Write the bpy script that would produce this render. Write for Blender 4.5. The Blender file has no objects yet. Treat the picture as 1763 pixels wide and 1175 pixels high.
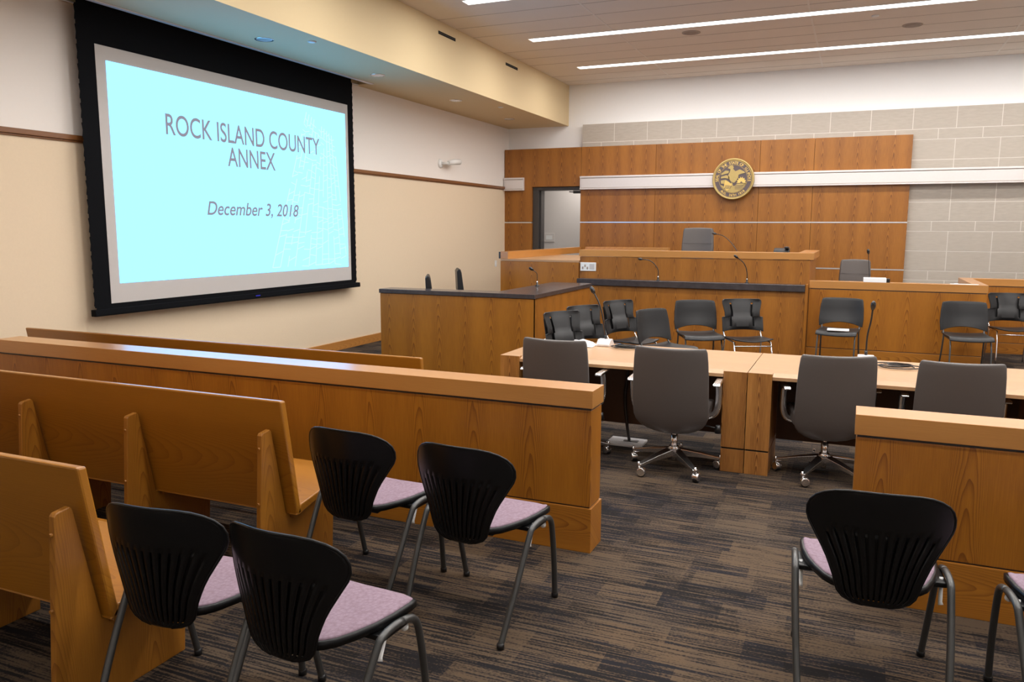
import bpy, bmesh, math, random
from mathutils import Vector, Matrix
random.seed(4)
PI = math.pi
SC = bpy.context.scene
COL = SC.collection

# ------------------------------------------------------------ camera, world, exposure
cam_data = bpy.data.cameras.new('camera')
cam_data.sensor_fit = 'HORIZONTAL'
cam_data.sensor_width = 36.0
cam_data.lens = 1372.86 / 1763 * 36.0
cam_data.clip_start = 0.05
cam = bpy.data.objects.new('camera', cam_data)
COL.objects.link(cam)
YAW, PITCH, ROLL = -0.40617, -0.14076, 0.00373
fwd = Vector((math.sin(YAW) * math.cos(PITCH), math.cos(YAW) * math.cos(PITCH), math.sin(PITCH)))
rgt = Vector((math.cos(YAW), -math.sin(YAW), 0))
upv = rgt.cross(fwd)
r2 = rgt * math.cos(ROLL) + upv * math.sin(ROLL)
u2 = -rgt * math.sin(ROLL) + upv * math.cos(ROLL)
m4 = Matrix((r2, u2, -fwd)).transposed().to_4x4()
m4.translation = Vector((0, 0, 1.65))
cam.matrix_world = m4
SC.camera = cam

world = bpy.data.worlds.new('world')
SC.world = world
world.use_nodes = True
world.node_tree.nodes['Background'].inputs[0].default_value = (1.0, 0.95, 0.88, 1)
world.node_tree.nodes['Background'].inputs[1].default_value = 0.02
SC.view_settings.view_transform = 'Standard'
SC.view_settings.look = 'None'
SC.view_settings.gamma = 1
SC.view_settings.use_curve_mapping = False
SC.view_settings.exposure = 0.0

STRIP_POWER = 55.0       # watts of every recessed linear fixture on
STRIPS = [(13.18, 0.8), (11.04, 0.8), (8.95, 0.9), (6.85, 0.8), (4.75, 0.9), (2.65, 0.75), (0.55, 0.05), (-1.55, 0.05)]
ZC = 4.313
ZS = 3.568
XB = -5.165
XL = -6.405

# ------------------------------------------------------------ materials
def new_mat(name):
    m = bpy.data.materials.new(name)
    m.use_nodes = True
    nt = m.node_tree
    b = nt.nodes['Principled BSDF']
    return m, nt, b

def N(nt, typ, **kw):
    n = nt.nodes.new(typ)
    for k, v in kw.items():
        setattr(n, k, v)
    return n

def MA(nt, op, a, b=None, c=None):
    n = nt.nodes.new('ShaderNodeMath')
    n.operation = op
    for i, v in enumerate((a, b, c)):
        if v is None:
            continue
        if isinstance(v, (int, float)):
            n.inputs[i].default_value = v
        else:
            nt.links.new(v, n.inputs[i])
    return n.outputs[0]

def mixc(nt, fac, a, b):
    n = nt.nodes.new('ShaderNodeMix')
    n.data_type = 'RGBA'
    for idx, v in ((0, fac), (6, a), (7, b)):
        if isinstance(v, (int, float)):
            n.inputs[idx].default_value = v
        elif isinstance(v, tuple):
            n.inputs[idx].default_value = (v[0], v[1], v[2], 1)
        else:
            nt.links.new(v, n.inputs[idx])
    return n.outputs[2]

def comb(nt, x, y, z):
    n = nt.nodes.new('ShaderNodeCombineXYZ')
    for i, v in enumerate((x, y, z)):
        if isinstance(v, (int, float)):
            n.inputs[i].default_value = v
        else:
            nt.links.new(v, n.inputs[i])
    return n.outputs[0]

def noise(nt, vec, scale, detail=2.0, rough=0.5):
    n = nt.nodes.new('ShaderNodeTexNoise')
    nt.links.new(vec, n.inputs['Vector'])
    n.inputs['Scale'].default_value = scale
    n.inputs['Detail'].default_value = detail
    n.inputs['Roughness'].default_value = rough
    return n.outputs['Fac']

def plain(name, col, rough=0.5, metal=0.0, spec=0.5, var=0.06, vscale=30.0, bump=0.0, coat=0.0):
    m, nt, b = new_mat(name)
    tc = N(nt, 'ShaderNodeTexCoord')
    f = noise(nt, tc.outputs['Object'], vscale, 3)
    lo = tuple(c * (1 - var) for c in col)
    hi = tuple(min(1, c * (1 + var)) for c in col)
    nt.links.new(mixc(nt, f, lo, hi), b.inputs['Base Color'])
    b.inputs['Roughness'].default_value = rough
    b.inputs['Metallic'].default_value = metal
    b.inputs['Specular IOR Level'].default_value = spec
    b.inputs['Coat Weight'].default_value = coat
    if bump:
        bp = N(nt, 'ShaderNodeBump')
        bp.inputs['Strength'].default_value = bump
        bp.inputs['Distance'].default_value = 0.002
        nt.links.new(f, bp.inputs['Height'])
        nt.links.new(bp.outputs[0], b.inputs['Normal'])
    return m

def emit(name, col, strength):
    m, nt, b = new_mat(name)
    b.inputs['Base Color'].default_value = (0, 0, 0, 1)
    b.inputs['Specular IOR Level'].default_value = 0.0
    b.inputs['Emission Color'].default_value = (*col, 1)
    b.inputs['Emission Strength'].default_value = strength
    return m

def wood(name, grain, lite, dark, leaf=0.30, rough=0.42, contrast=1.0, freq=13.0, seed=0.0, coat=0.12):
    """grain: 'Z' vertical veneer, 'X' along x, 'Y' along y. Cathedral figure repeated per leaf."""
    m, nt, b = new_mat(name)
    tc = N(nt, 'ShaderNodeTexCoord')
    sp = N(nt, 'ShaderNodeSeparateXYZ')
    nt.links.new(tc.outputs['Object'], sp.inputs[0])
    X, Y, Z = sp.outputs
    if grain == 'Z':
        u = MA(nt, 'ADD', X, Y); v = Z
    elif grain == 'X':
        u = MA(nt, 'ADD', Y, Z); v = X
    else:
        u = MA(nt, 'ADD', X, Z); v = Y
    u = MA(nt, 'ADD', u, seed)
    vec = comb(nt, u, MA(nt, 'MULTIPLY', v, 0.35), seed)
    warp = noise(nt, vec, 3.0, 2)
    leafn = MA(nt, 'FLOOR', MA(nt, 'DIVIDE', u, leaf))
    # position across the leaf, -1..1, centre wandering a little
    fr = MA(nt, 'FRACT', MA(nt, 'DIVIDE', u, leaf))
    cu = MA(nt, 'MULTIPLY_ADD', fr, 2.0, -1.0)
    cu = MA(nt, 'ADD', cu, MA(nt, 'MULTIPLY', MA(nt, 'SUBTRACT', warp, 0.5), 0.5))
    cu2 = MA(nt, 'MULTIPLY', cu, cu)
    ph = MA(nt, 'ADD', MA(nt, 'MULTIPLY', v, 1.25), MA(nt, 'MULTIPLY', cu2, 5.5))
    wv = N(nt, 'ShaderNodeTexWhiteNoise', noise_dimensions='1D')
    nt.links.new(leafn, wv.inputs['W'])
    ph = MA(nt, 'ADD', ph, MA(nt, 'MULTIPLY', wv.outputs['Value'], 0.35))
    n2 = noise(nt, comb(nt, MA(nt, 'MULTIPLY', u, 1.0), MA(nt, 'MULTIPLY', v, 0.25), 3.3), 14.0, 2)
    ph = MA(nt, 'ADD', MA(nt, 'MULTIPLY', ph, freq * 0.55), MA(nt, 'MULTIPLY', n2, 1.6))
    ring = MA(nt, 'FRACT', ph)
    ring = MA(nt, 'POWER', ring, 3.0)
    centre = MA(nt, 'SUBTRACT', 1.0, MA(nt, 'MULTIPLY', cu2, 2.2), )
    centre = MA(nt, 'MAXIMUM', centre, 0.12)
    ringm = MA(nt, 'MULTIPLY', ring, MA(nt, 'MULTIPLY', centre, 0.62 * contrast))
    fib = noise(nt, comb(nt, MA(nt, 'MULTIPLY', u, 60.0), MA(nt, 'MULTIPLY', v, 1.6), 0), 4.0, 3, 0.6)
    fibm = MA(nt, 'MULTIPLY', MA(nt, 'SUBTRACT', fib, 0.35), 0.7 * contrast)
    big = noise(nt, comb(nt, MA(nt, 'MULTIPLY', u, 3.0), MA(nt, 'MULTIPLY', v, 0.5), 7.7), 1.6, 2)
    bigm = MA(nt, 'MULTIPLY', MA(nt, 'SUBTRACT', big, 0.42), 0.8)
    fac = MA(nt, 'ADD', MA(nt, 'ADD', ringm, fibm), bigm)
    fac = MA(nt, 'MINIMUM', MA(nt, 'MAXIMUM', fac, 0.0), 1.0)
    nt.links.new(mixc(nt, fac, lite, dark), b.inputs['Base Color'])
    b.inputs['Roughness'].default_value = rough
    b.inputs['Coat Weight'].default_value = coat
    b.inputs['Coat Roughness'].default_value = 0.2
    b.inputs['Coat IOR'].default_value = 1.5
    return m

WL, WD = (0.40, 0.147, 0.010), (0.19, 0.058, 0.002)
M = {}
M['wood_v'] = wood('oak veneer vertical', 'Z', WL, WD, 0.33, contrast=1.5, freq=10)
M['wood_v2'] = wood('oak veneer wall', 'Z', (0.37, 0.138, 0.016), (0.17, 0.055, 0.004), 0.27, seed=3.3, contrast=1.9, freq=9)
M['wood_h'] = wood('oak solid horizontal', 'X', (0.50, 0.225, 0.052), (0.31, 0.120, 0.020), 0.5, contrast=0.8, seed=1.7, coat=0.7)
M['wood_p'] = wood('oak plinth', 'X', (0.42, 0.160, 0.014), (0.20, 0.062, 0.003), 0.5, contrast=1.2, seed=7.7)
M['wood_trim'] = wood('brown trim oak', 'Y', (0.22, 0.085, 0.022), (0.12, 0.042, 0.010), 0.5, contrast=0.8, seed=8.1)
M['wood_y'] = wood('oak solid depth', 'Y', (0.52, 0.225, 0.050), (0.30, 0.11, 0.018), 0.5, contrast=0.8, seed=5.1, coat=0.8)
M['wood_pew'] = wood('pew oak', 'X', (0.37, 0.145, 0.010), (0.21, 0.070, 0.003), 0.6, contrast=0.8, seed=9.2, rough=0.4, coat=0.5)
M['wood_slab'] = wood('pew slab oak', 'Z', (0.36, 0.142, 0.014), (0.19, 0.062, 0.004), 0.4, contrast=1.2, seed=2.2)
M['wood_top'] = wood('pale table oak', 'X', (0.46, 0.265, 0.130), (0.35, 0.185, 0.080), 0.5, contrast=0.6, seed=4.4, rough=0.4)
M['wood_leg'] = wood('table leg oak', 'Z', (0.48, 0.215, 0.050), (0.15, 0.050, 0.007), 0.158, contrast=1.9, freq=14, seed=0.0)
M['shaded_panel'] = plain('brown panel darkened as shade', (0.07, 0.028, 0.008), 0.6)  # under-table shade put into the modesty panel's base colour
M['dark_top'] = plain('dark stone laminate', (0.050, 0.042, 0.043), 0.22, var=0.5, vscale=14)
M['wall_beige'] = plain('tan wall covering', (0.74, 0.60, 0.43), 0.85, var=0.03, vscale=60, bump=0.15)
M['wall_light'] = plain('off white paint', (0.84, 0.79, 0.74), 0.8, var=0.01)
M['wall_white'] = plain('white paint', (0.88, 0.87, 0.86), 0.8, var=0.01)
M['cream'] = plain('cream yellow paint', (0.68, 0.54, 0.32), 0.75, var=0.01)
M['grey_wall'] = plain('corridor grey paint', (0.62, 0.58, 0.55), 0.8, var=0.01)
M['metal_band'] = plain('brushed metal panel', (0.74, 0.69, 0.67), 0.38, metal=0.2, var=0.03)
M['silver'] = plain('silver reveal', (0.8, 0.8, 0.8), 0.3, metal=0.8, var=0.02)
M['grout'] = plain('pale grout', (0.68, 0.64, 0.58), 0.8)
M['bronze'] = plain('dark bronze frame', (0.045, 0.040, 0.038), 0.4, var=0.1)
M['black'] = plain('black plastic', (0.012, 0.012, 0.013), 0.32, var=0.15)
M['shell'] = plain('black chair shell', (0.004, 0.004, 0.0045), 0.36, var=0.15, spec=0.3)
M['stack'] = plain('charcoal moulded plastic', (0.012, 0.0115, 0.012), 0.42, spec=0.4, var=0.1, vscale=200, bump=0.1)
M['void'] = plain('black void', (0.004, 0.004, 0.004), 0.9)
M['grey_leather'] = plain('grey leather', (0.095, 0.083, 0.078), 0.45, var=0.06, vscale=250, bump=0.12)
M['chrome'] = plain('polished aluminium', (0.86, 0.86, 0.87), 0.22, metal=1.0, var=0.02)
M['tube'] = plain('graphite metal tube', (0.085, 0.085, 0.083), 0.35, metal=0.6, var=0.05)
M['white_pl'] = plain('white plastic', (0.78, 0.78, 0.76), 0.4, var=0.02)
M['paper'] = plain('white paper', (0.88, 0.88, 0.88), 0.7, var=0.02)
M['screen_border'] = plain('screen grey border', (0.52, 0.49, 0.475), 0.8, var=0.01)
M['screen_black'] = plain('screen black drop', (0.003, 0.0035, 0.005), 0.9, spec=0.15)
M['gold'] = plain('gold leaf', (0.78, 0.55, 0.17), 0.35, metal=0.5, var=0.1)
M['gold2'] = plain('antique gold', (0.50, 0.37, 0.14), 0.4, metal=0.5, var=0.2, vscale=80)
M['seal_dark'] = plain('seal dark enamel', (0.10, 0.075, 0.08), 0.4)
M['grille'] = plain('speaker grille', (0.33, 0.27, 0.23), 0.7, var=0.2, vscale=300)
M['dl_trim'] = plain('downlight reflector', (0.75, 0.74, 0.72), 0.15, metal=0.9)
M['lamp'] = emit('linear lamp diffuser', (1.0, 0.975, 0.95), 9.0)
M['cyan'] = emit('projected slide', (0.166, 0.60, 1.15), 3.0)
M['cyan_line'] = emit('projected pale line', (0.235, 0.60, 1.10), 3.0)
M['slide_text'] = emit('projected grey lettering', (0.31, 0.30, 0.36), 1.0)
M['blue_led'] = emit('blue badge', (0.06, 0.06, 0.6), 0.6)

def purple():
    m, nt, b = new_mat('lilac woven upholstery')
    tc = N(nt, 'ShaderNodeTexCoord')
    v = N(nt, 'ShaderNodeTexVoronoi')
    v.inputs['Scale'].default_value = 75
    nt.links.new(tc.outputs['Object'], v.inputs['Vector'])
    f = noise(nt, tc.outputs['Object'], 220, 2)
    a = mixc(nt, v.outputs['Distance'], (0.30, 0.215, 0.27), (0.175, 0.105, 0.14))
    nt.links.new(mixc(nt, MA(nt, 'MULTIPLY', f, 0.5), a, (0.37, 0.28, 0.345)), b.inputs['Base Color'])
    b.inputs['Roughness'].default_value = 0.9
    return m
M['purple'] = purple()

def stone():
    m, nt, b = new_mat('grey beige stone tile')
    tc = N(nt, 'ShaderNodeTexCoord')
    sp = N(nt, 'ShaderNodeSeparateXYZ')
    nt.links.new(tc.outputs['Object'], sp.inputs[0])
    f = noise(nt, comb(nt, MA(nt, 'MULTIPLY', sp.outputs[0], 1.2), 0, MA(nt, 'MULTIPLY', sp.outputs[2], 5)), 7, 4)
    nt.links.new(mixc(nt, f, (0.37, 0.32, 0.27), (0.49, 0.44, 0.375)), b.inputs['Base Color'])
    b.inputs['Roughness'].default_value = 0.6
    return m
M['stone'] = stone()

def ceiling_mat():
    m, nt, b = new_mat('ceiling panel')
    tc = N(nt, 'ShaderNodeTexCoord')
    f = noise(nt, tc.outputs['Object'], 3, 2)
    nt.links.new(mixc(nt, f, (0.76, 0.68, 0.61), (0.80, 0.72, 0.64)), b.inputs['Base Color'])
    b.inputs['Roughness'].default_value = 0.9
    return m
M['ceil'] = ceiling_mat()
M['tbar'] = plain('ceiling joint', (0.40, 0.33, 0.28), 0.8)
M['tbar_l'] = plain('ceiling trim bar', (0.78, 0.72, 0.66), 0.6)

def carpet():
    m, nt, b = new_mat('patterned carpet tile')
    tc = N(nt, 'ShaderNodeTexCoord')
    sp = N(nt, 'ShaderNodeSeparateXYZ')
    nt.links.new(tc.outputs['Object'], sp.inputs[0])
    X, Y, _ = sp.outputs
    def cell(w, h, ox, oy, sd):
        row = MA(nt, 'FLOOR', MA(nt, 'DIVIDE', MA(nt, 'ADD', Y, oy), h))
        w1 = N(nt, 'ShaderNodeTexWhiteNoise', noise_dimensions='2D')
        nt.links.new(comb(nt, row, sd, 0), w1.inputs['Vector'])
        xs = MA(nt, 'ADD', MA(nt, 'DIVIDE', MA(nt, 'ADD', X, ox), w), w1.outputs['Value'])
        w2 = N(nt, 'ShaderNodeTexWhiteNoise', noise_dimensions='3D')
        nt.links.new(comb(nt, MA(nt, 'FLOOR', xs), row, sd), w2.inputs['Vector'])
        return w2.outputs['Value']
    a = cell(0.27, 0.15, 0, 0, 1.0)
    c = cell(0.16, 0.075, 0.05, 0.03, 5.0)
    d = cell(0.5, 0.30, 0.2, 0.1, 9.0)
    dens = MA(nt, 'ADD', MA(nt, 'ADD', MA(nt, 'MULTIPLY', a, 0.50), MA(nt, 'MULTIPLY', c, 0.22)), MA(nt, 'MULTIPLY', d, 0.28))
    # fine yarn lines running along x
    line = noise(nt, comb(nt, MA(nt, 'MULTIPLY', X, 3.0), MA(nt, 'MULTIPLY', Y, 85.0), 0), 1.0, 1)
    line2 = noise(nt, comb(nt, MA(nt, 'MULTIPLY', X, 90.0), MA(nt, 'MULTIPLY', Y, 130.0), 4), 1.0, 1)
    t = MA(nt, 'ADD', MA(nt, 'MULTIPLY', line, 0.7), MA(nt, 'MULTIPLY', line2, 0.3))
    fac = MA(nt, 'ADD', MA(nt, 'MULTIPLY', MA(nt, 'SUBTRACT', t, 0.5), 7.5), MA(nt, 'MULTIPLY', MA(nt, 'SUBTRACT', dens, 0.5), 1.9))
    fac = MA(nt, 'MINIMUM', MA(nt, 'MAXIMUM', MA(nt, 'ADD', fac, 0.46), 0.0), 1.0)
    big = cell(0.4, 0.22, 0.1, 0.0, 3.0)
    hi = mixc(nt, big, (0.110, 0.074, 0.046), (0.094, 0.068, 0.047))
    lo = mixc(nt, c, (0.017, 0.015, 0.015), (0.020, 0.019, 0.023))
    nt.links.new(mixc(nt, fac, lo, hi), b.inputs['Base Color'])
    b.inputs['Roughness'].default_value = 0.95
    b.inputs['Specular IOR Level'].default_value = 0.1
    return m
M['carpet'] = carpet()

# ------------------------------------------------------------ mesh helpers
class MB:
    def __init__(s):
        s.v, s.f, s.m, s.smooth = [], [], [], []
    def add(s, vs, fs, mi=0, sm=False):
        o = len(s.v)
        s.v += [tuple(v) for v in vs]
        for f in fs:
            s.f.append(tuple(o + i for i in f)); s.m.append(mi); s.smooth.append(sm)
        return s
    def box(s, x0, x1, y0, y1, z0, z1, mi=0):
        vs = [(x, y, z) for z in (z0, z1) for y in (y0, y1) for x in (x0, x1)]
        return s.add(vs, [(0, 2, 3, 1), (4, 5, 7, 6), (0, 1, 5, 4), (2, 6, 7, 3), (0, 4, 6, 2), (1, 3, 7, 5)], mi)
    def prism(s, pts, axis, a, b, mi=0, sm=False):
        """pts: 2D polygon; axis: 'x' -> (y,z), 'y' -> (x,z), 'z' -> (x,y)"""
        def P(p, t):
            return {'x': (t, p[0], p[1]), 'y': (p[0], t, p[1]), 'z': (p[0], p[1], t)}[axis]
        n = len(pts)
        vs = [P(p, a) for p in pts] + [P(p, b) for p in pts]
        s.add(vs, [tuple(reversed(range(n))), tuple(range(n, 2 * n))], mi)
        o = len(s.v) - 2 * n
        for i in range(n):
            j = (i + 1) % n
            s.f.append((o + i, o + j, o + n + j, o + n + i)); s.m.append(mi); s.smooth.append(sm)
        return s
    def tube(s, pts, r, seg=10, mi=0, cap=True, sy=1.0):
        pts = [Vector(p) for p in pts]
        rs = r if isinstance(r, (list, tuple)) else [r] * len(pts)
        n = len(pts)
        rings = []
        prev = None
        for i, p in enumerate(pts):
            if i == 0: t = pts[1] - p
            elif i == n - 1: t = p - pts[i - 1]
            else: t = (pts[i + 1] - p).normalized() + (p - pts[i - 1]).normalized()
            t.normalize()
            if prev is None:
                ref = Vector((0, 0, 1)) if abs(t.z) < 0.9 else Vector((1, 0, 0))
                a = t.cross(ref).normalized()
            else:
                a = (prev - t * prev.dot(t)).normalized()
            prev = a
            bvec = t.cross(a)
            rings.append([p + a * math.cos(2 * PI * k / seg) * rs[i] + bvec * math.sin(2 * PI * k / seg) * rs[i] * sy for k in range(seg)])
        vs = [v for r_ in rings for v in r_]
        fs = [(i * seg + k, i * seg + (k + 1) % seg, (i + 1) * seg + (k + 1) % seg, (i + 1) * seg + k) for i in range(n - 1) for k in range(seg)]
        s.add(vs, fs, mi, True)
        if cap:
            o = len(s.v) - len(vs)
            s.f.append(tuple(o + k for k in reversed(range(seg)))); s.m.append(mi); s.smooth.append(False)
            s.f.append(tuple(o + (n - 1) * seg + k for k in range(seg))); s.m.append(mi); s.smooth.append(False)
        return s
    def lathe(s, prof, c=(0, 0, 0), axis='z', seg=24, mi=0, sm=True):
        """prof: list of (r, h)"""
        c = Vector(c)
        vs = []
        for r, h in prof:
            for k in range(seg):
                a = 2 * PI * k / seg
                p = {'z': (r * math.cos(a), r * math.sin(a), h), 'y': (r * math.cos(a), h, r * math.sin(a)), 'x': (h, r * math.cos(a), r * math.sin(a))}[axis]
                vs.append(c + Vector(p))
        n = len(prof)
        fs = [(i * seg + k, i * seg + (k + 1) % seg, (i + 1) * seg + (k + 1) % seg, (i + 1) * seg + k) for i in range(n - 1) for k in range(seg)]
        s.add(vs, fs, mi, sm)
        o = len(s.v) - len(vs)
        s.f.append(tuple(o + k for k in range(seg))); s.m.append(mi); s.smooth.append(False)
        s.f.append(tuple(o + (n - 1) * seg + k for k in range(seg))); s.m.append(mi); s.smooth.append(False)
        return s
    def sphere(s, c, r, seg=14, mi=0, sz=1.0):
        prof = [(max(1e-4, r * math.sin(PI * i / 8)), -r * sz * math.cos(PI * i / 8)) for i in range(9)]
        return s.lathe(prof, c, 'z', seg, mi)
    def build(s, name, mats, parent=None, bevel=0.0, solid=0.0, subsurf=0, bseg=2):
        me = bpy.data.meshes.new(name)
        me.from_pydata(s.v, [], s.f)
        if not isinstance(mats, (list, tuple)):
            mats = [mats]
        for m in mats:
            me.materials.append(m)
        me.polygons.foreach_set('material_index', s.m)
        me.polygons.foreach_set('use_smooth', s.smooth)
        me.update()
        bm = bmesh.new(); bm.from_mesh(me)
        bmesh.ops.recalc_face_normals(bm, faces=bm.faces)
        bm.to_mesh(me); bm.free()
        o = bpy.data.objects.new(name, me)
        COL.objects.link(o)
        if parent is not None:
            o.parent = parent
        if solid:
            md = o.modifiers.new('solid', 'SOLIDIFY'); md.thickness = solid; md.offset = 0
        if subsurf:
            md = o.modifiers.new('sub', 'SUBSURF'); md.levels = subsurf; md.render_levels = subsurf
        if bevel:
            md = o.modifiers.new('bevel', 'BEVEL'); md.width = bevel; md.segments = bseg; md.limit_method = 'ANGLE'; md.angle_limit = math.radians(40)
        return o

def thing(name, label, cat, loc=(0, 0, 0), rz=0.0, group=None):
    o = bpy.data.objects.new(name, None)
    o.empty_display_size = 0.1
    COL.objects.link(o)
    o.location = loc; o.rotation_euler = (0, 0, rz)
    o['label'] = label; o['category'] = cat
    if group: o['group'] = group
    return o

def tag(o, label, cat, group=None):
    o['label'] = label; o['category'] = cat
    if group: o['group'] = group
    return o

def struct(o, label=None, cat=None):
    o['kind'] = 'structure'
    if label: o['label'] = label
    if cat: o['category'] = cat
    return o

def dup(root, loc, rz, label, scale=1.0):
    r = root.copy(); COL.objects.link(r)
    r.location = loc; r.rotation_euler = (0, 0, rz)
    r['label'] = label
    r.scale = (scale,) * 3
    for ch in list(root.children):
        c = ch.copy(); COL.objects.link(c); c.parent = r
        for g in list(ch.children):
            d = g.copy(); COL.objects.link(d); d.parent = c
    return r

def arc(c, r, a0, a1, n, plane='xz', z=0):
    out = []
    for i in range(n + 1):
        a = a0 + (a1 - a0) * i / n
        out.append((c[0] + r * math.cos(a), c[1] + r * math.sin(a)))
    return out

def smooth_path(pts, it=2):
    pts = [Vector(p) for p in pts]
    for _ in range(it):
        q = [pts[0]]
        for a, b in zip(pts[:-1], pts[1:]):
            q += [a * 0.75 + b * 0.25, a * 0.25 + b * 0.75]
        q.append(pts[-1]); pts = q
    return pts

def text_mesh(txt, size, extrude=0.0, shear=0.0, offset=0.0):
    cu = bpy.data.curves.new('txt', 'FONT')
    cu.body = txt; cu.size = size; cu.extrude = extrude; cu.shear = shear; cu.offset = offset
    cu.align_x = 'CENTER'
    ob = bpy.data.objects.new('txt', cu)
    COL.objects.link(ob)
    dg = bpy.context.evaluated_depsgraph_get()
    me = bpy.data.meshes.new_from_object(ob.evaluated_get(dg), depsgraph=dg)
    bpy.data.objects.remove(ob)
    return me

# ------------------------------------------------------------ the room shell
YF = 14.69      # white part of the back wall
YST = 14.55     # stone facing
YWD = 14.475    # wood facing
XR = 5.6
YR = -3.0
DX0, DX1, DZ = -5.82, -4.845, 2.43   # doorway
struct(MB().box(XL - 0.2, XR + 0.2, YR - 0.2, 17.0, -0.1, 0).build('floor', M['carpet']))
struct(MB().box(XL - 0.15, XL, YR, YF, 0, ZC).build('wall_left', M['wall_light']))
# tan covering below the chair rail
struct(MB().box(XL, XL + 0.012, YR, YF, 0.0, 2.43).build('wall_left_wainscot', M['wall_beige']))
w = MB()
w.box(XL - 0.15, DX0, YF, YF + 0.15, 0, ZC + 0.1)
w.box(DX1, XR, YF, YF + 0.15, 0, ZC + 0.1)
w.box(DX0, DX1, YF, YF + 0.15, DZ, ZC + 0.1)
struct(w.build('wall_back', M['wall_white']))
struct(MB().box(XR, XR + 0.15, YR, YF, 0, ZC).build('wall_right', M['wall_white']))
struct(MB().box(XL - 0.15, XR + 0.15, YR - 0.15, YR, 0, ZC).build('wall_rear', M['wall_light']))
# corridor behind the doorway
w = MB()
w.box(DX0 - 1.2, DX1 + 0.6, 16.2, 16.3, 0, 3.0)
w.box(DX0 - 1.3, DX0 - 1.2, YF + 0.15, 16.3, 0, 3.0)
w.box(DX1 + 0.5, DX1 + 0.6, YF + 0.15, 16.3, 0, 3.0)
struct(w.build('wall_corridor', M['grey_wall']))
struct(MB().box(DX0 - 1.3, DX1 + 0.6, YF + 0.15, 16.3, 2.9, 3.0).build('ceiling_corridor', M['wall_white']))
# ceiling with slots for the linear fixtures
def ceiling():
    m = MB()
    ys = [YR]
    for y, _ in sorted(STRIPS):
        ys += [y - 0.105, y + 0.105]
    ys.append(YF)
    x1 = XR
    for i in range(0, len(ys), 2):
        m.box(XB - 0.1, x1, ys[i], ys[i + 1], ZC, ZC + 0.1)
    for y, _ in STRIPS:
        m.box(XB - 0.1, -4.48, y - 0.105, y + 0.105, ZC, ZC + 0.1)
        m.box(4.5, x1, y - 0.105, y + 0.105, ZC, ZC + 0.1)
        m.box(-4.48, 4.5, y - 0.105, y + 0.105, ZC + 0.06, ZC + 0.1)
    # joints between the planks: thin dark strips proud of the face, pale cross bars
    y = 14.30
    k = 0
    while y > YR:
        if not any(abs(y - s) < 0.14 for s, _ in STRIPS):
            m.box(XB, x1, y - 0.004, y + 0.004, ZC - 0.002, ZC + 0.001, 1)
        y -= 0.535 if k % 4 else 0.52
        k += 1
    for x in (-3.22, -0.71, 1.776, 4.2):
        for i in range(0, len(ys), 2):
            m.box(x - 0.012, x + 0.012, ys[i], ys[i + 1], ZC - 0.003, ZC + 0.001, 2)
    return m
struct(ceiling().build('ceiling', [M['ceil'], M['tbar'], M['tbar_l']]))
# bulkhead along the left wall
bk = MB()
bk.box(XB - 0.1, XB, YR, YF, ZS, ZC + 0.1)
slot_x0, slot_x1 = -6.36, -6.10
bk.box(slot_x1, XB - 0.1, YR, YF, ZS, ZS + 0.08)
bk.box(XL, slot_x0, YR, YF, ZS, ZS + 0.08)
bk.box(slot_x0, slot_x1, 9.45, YF, ZS, ZS + 0.08)
bk.box(slot_x0, slot_x1, YR, 4.7, ZS, ZS + 0.08)
bk.box(slot_x0 - 0.02, slot_x1 + 0.02, 4.7, 9.45, ZS + 0.3, ZS + 0.32)
struct(bk.build('ceiling_bulkhead', M['cream']))
# chair rail, baseboards
struct(MB().box(XL, XL + 0.045, YR, YWD + 0.02, 2.40, 2.445).box(XL, XL + 0.03, YR, YWD, 2.385, 2.40).build('trim_1', M['wood_trim'], bevel=0.004))
struct(MB().box(XL, XL + 0.03, YR, YWD, 0, 0.118).build('baseboard_left', M['wood_y'], bevel=0.003))

# door frame
dr = struct(MB().box(DX0 - 0.0, DX0 + 0.12, YWD + 0.05, YF + 0.15, 0, DZ - 0.06)
       .box(DX0, DX1, YWD + 0.05, YF + 0.15, DZ - 0.06, DZ).box(DX0 + 0.12, DX0 + 0.15, YWD + 0.12, YF + 0.08, 0, DZ - 0.06).build('door_1', M['bronze'], bevel=0.004))
MB().box(-5.05, -4.86, YF - 0.02, YF + 0.05, DZ - 0.12, DZ - 0.07).tube([(-4.95, YF, DZ - .10), (-5.12, YF - .05, DZ - .09)], .01).build('door_closer', M['bronze'], dr)

# stone facing built tile by tile
st = MB()
st.box(-4.84, XR, YST + 0.003, YF, 0, 3.565, 1)
rows = [(3.235, 3.565, 0), (3.072, 3.235, 1), (2.755, 3.072, 0), (2.425, 2.755, 0), (2.09, 2.425, 0), (1.785, 2.09, 0), (1.625, 1.785, 1), (1.308, 1.625, 0), (0.99, 1.308, 0), (0.84, 0.99, 1), (0.52, 0.84, 0), (0.2, 0.52, 0), (0, 0.2, 0)]
g = 0.0055
for z0, z1, off in rows:
    x = 0.08 - 0.6155 * 9 + (0.37 if off else 0)
    while x < XR:
        a, b_ = max(x, -4.84), min(x + 0.6155, XR)
        if b_ - a > 0.03:
            st.box(a + g, b_ - g, YST, YST + 0.02, z0 + g, z1 - (0.001 if z1 > 3.5 else g), 0)
        x += 0.6155
struct(st.build('wall_stone', [M['stone'], M['grout']]))

# wood panelling
wp = thing('wall_panelling', 'oak veneer panelling around the doorway and behind the raised bench', 'wall panelling', (-2.8, YWD, 0))
def wpart(name, mb, mat, bevel=0.0015):
    o = mb.build(name, mat, wp, bevel=bevel)
    o.location = (2.8, -YWD, 0)
    return o
gp = 0.0025
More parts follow.
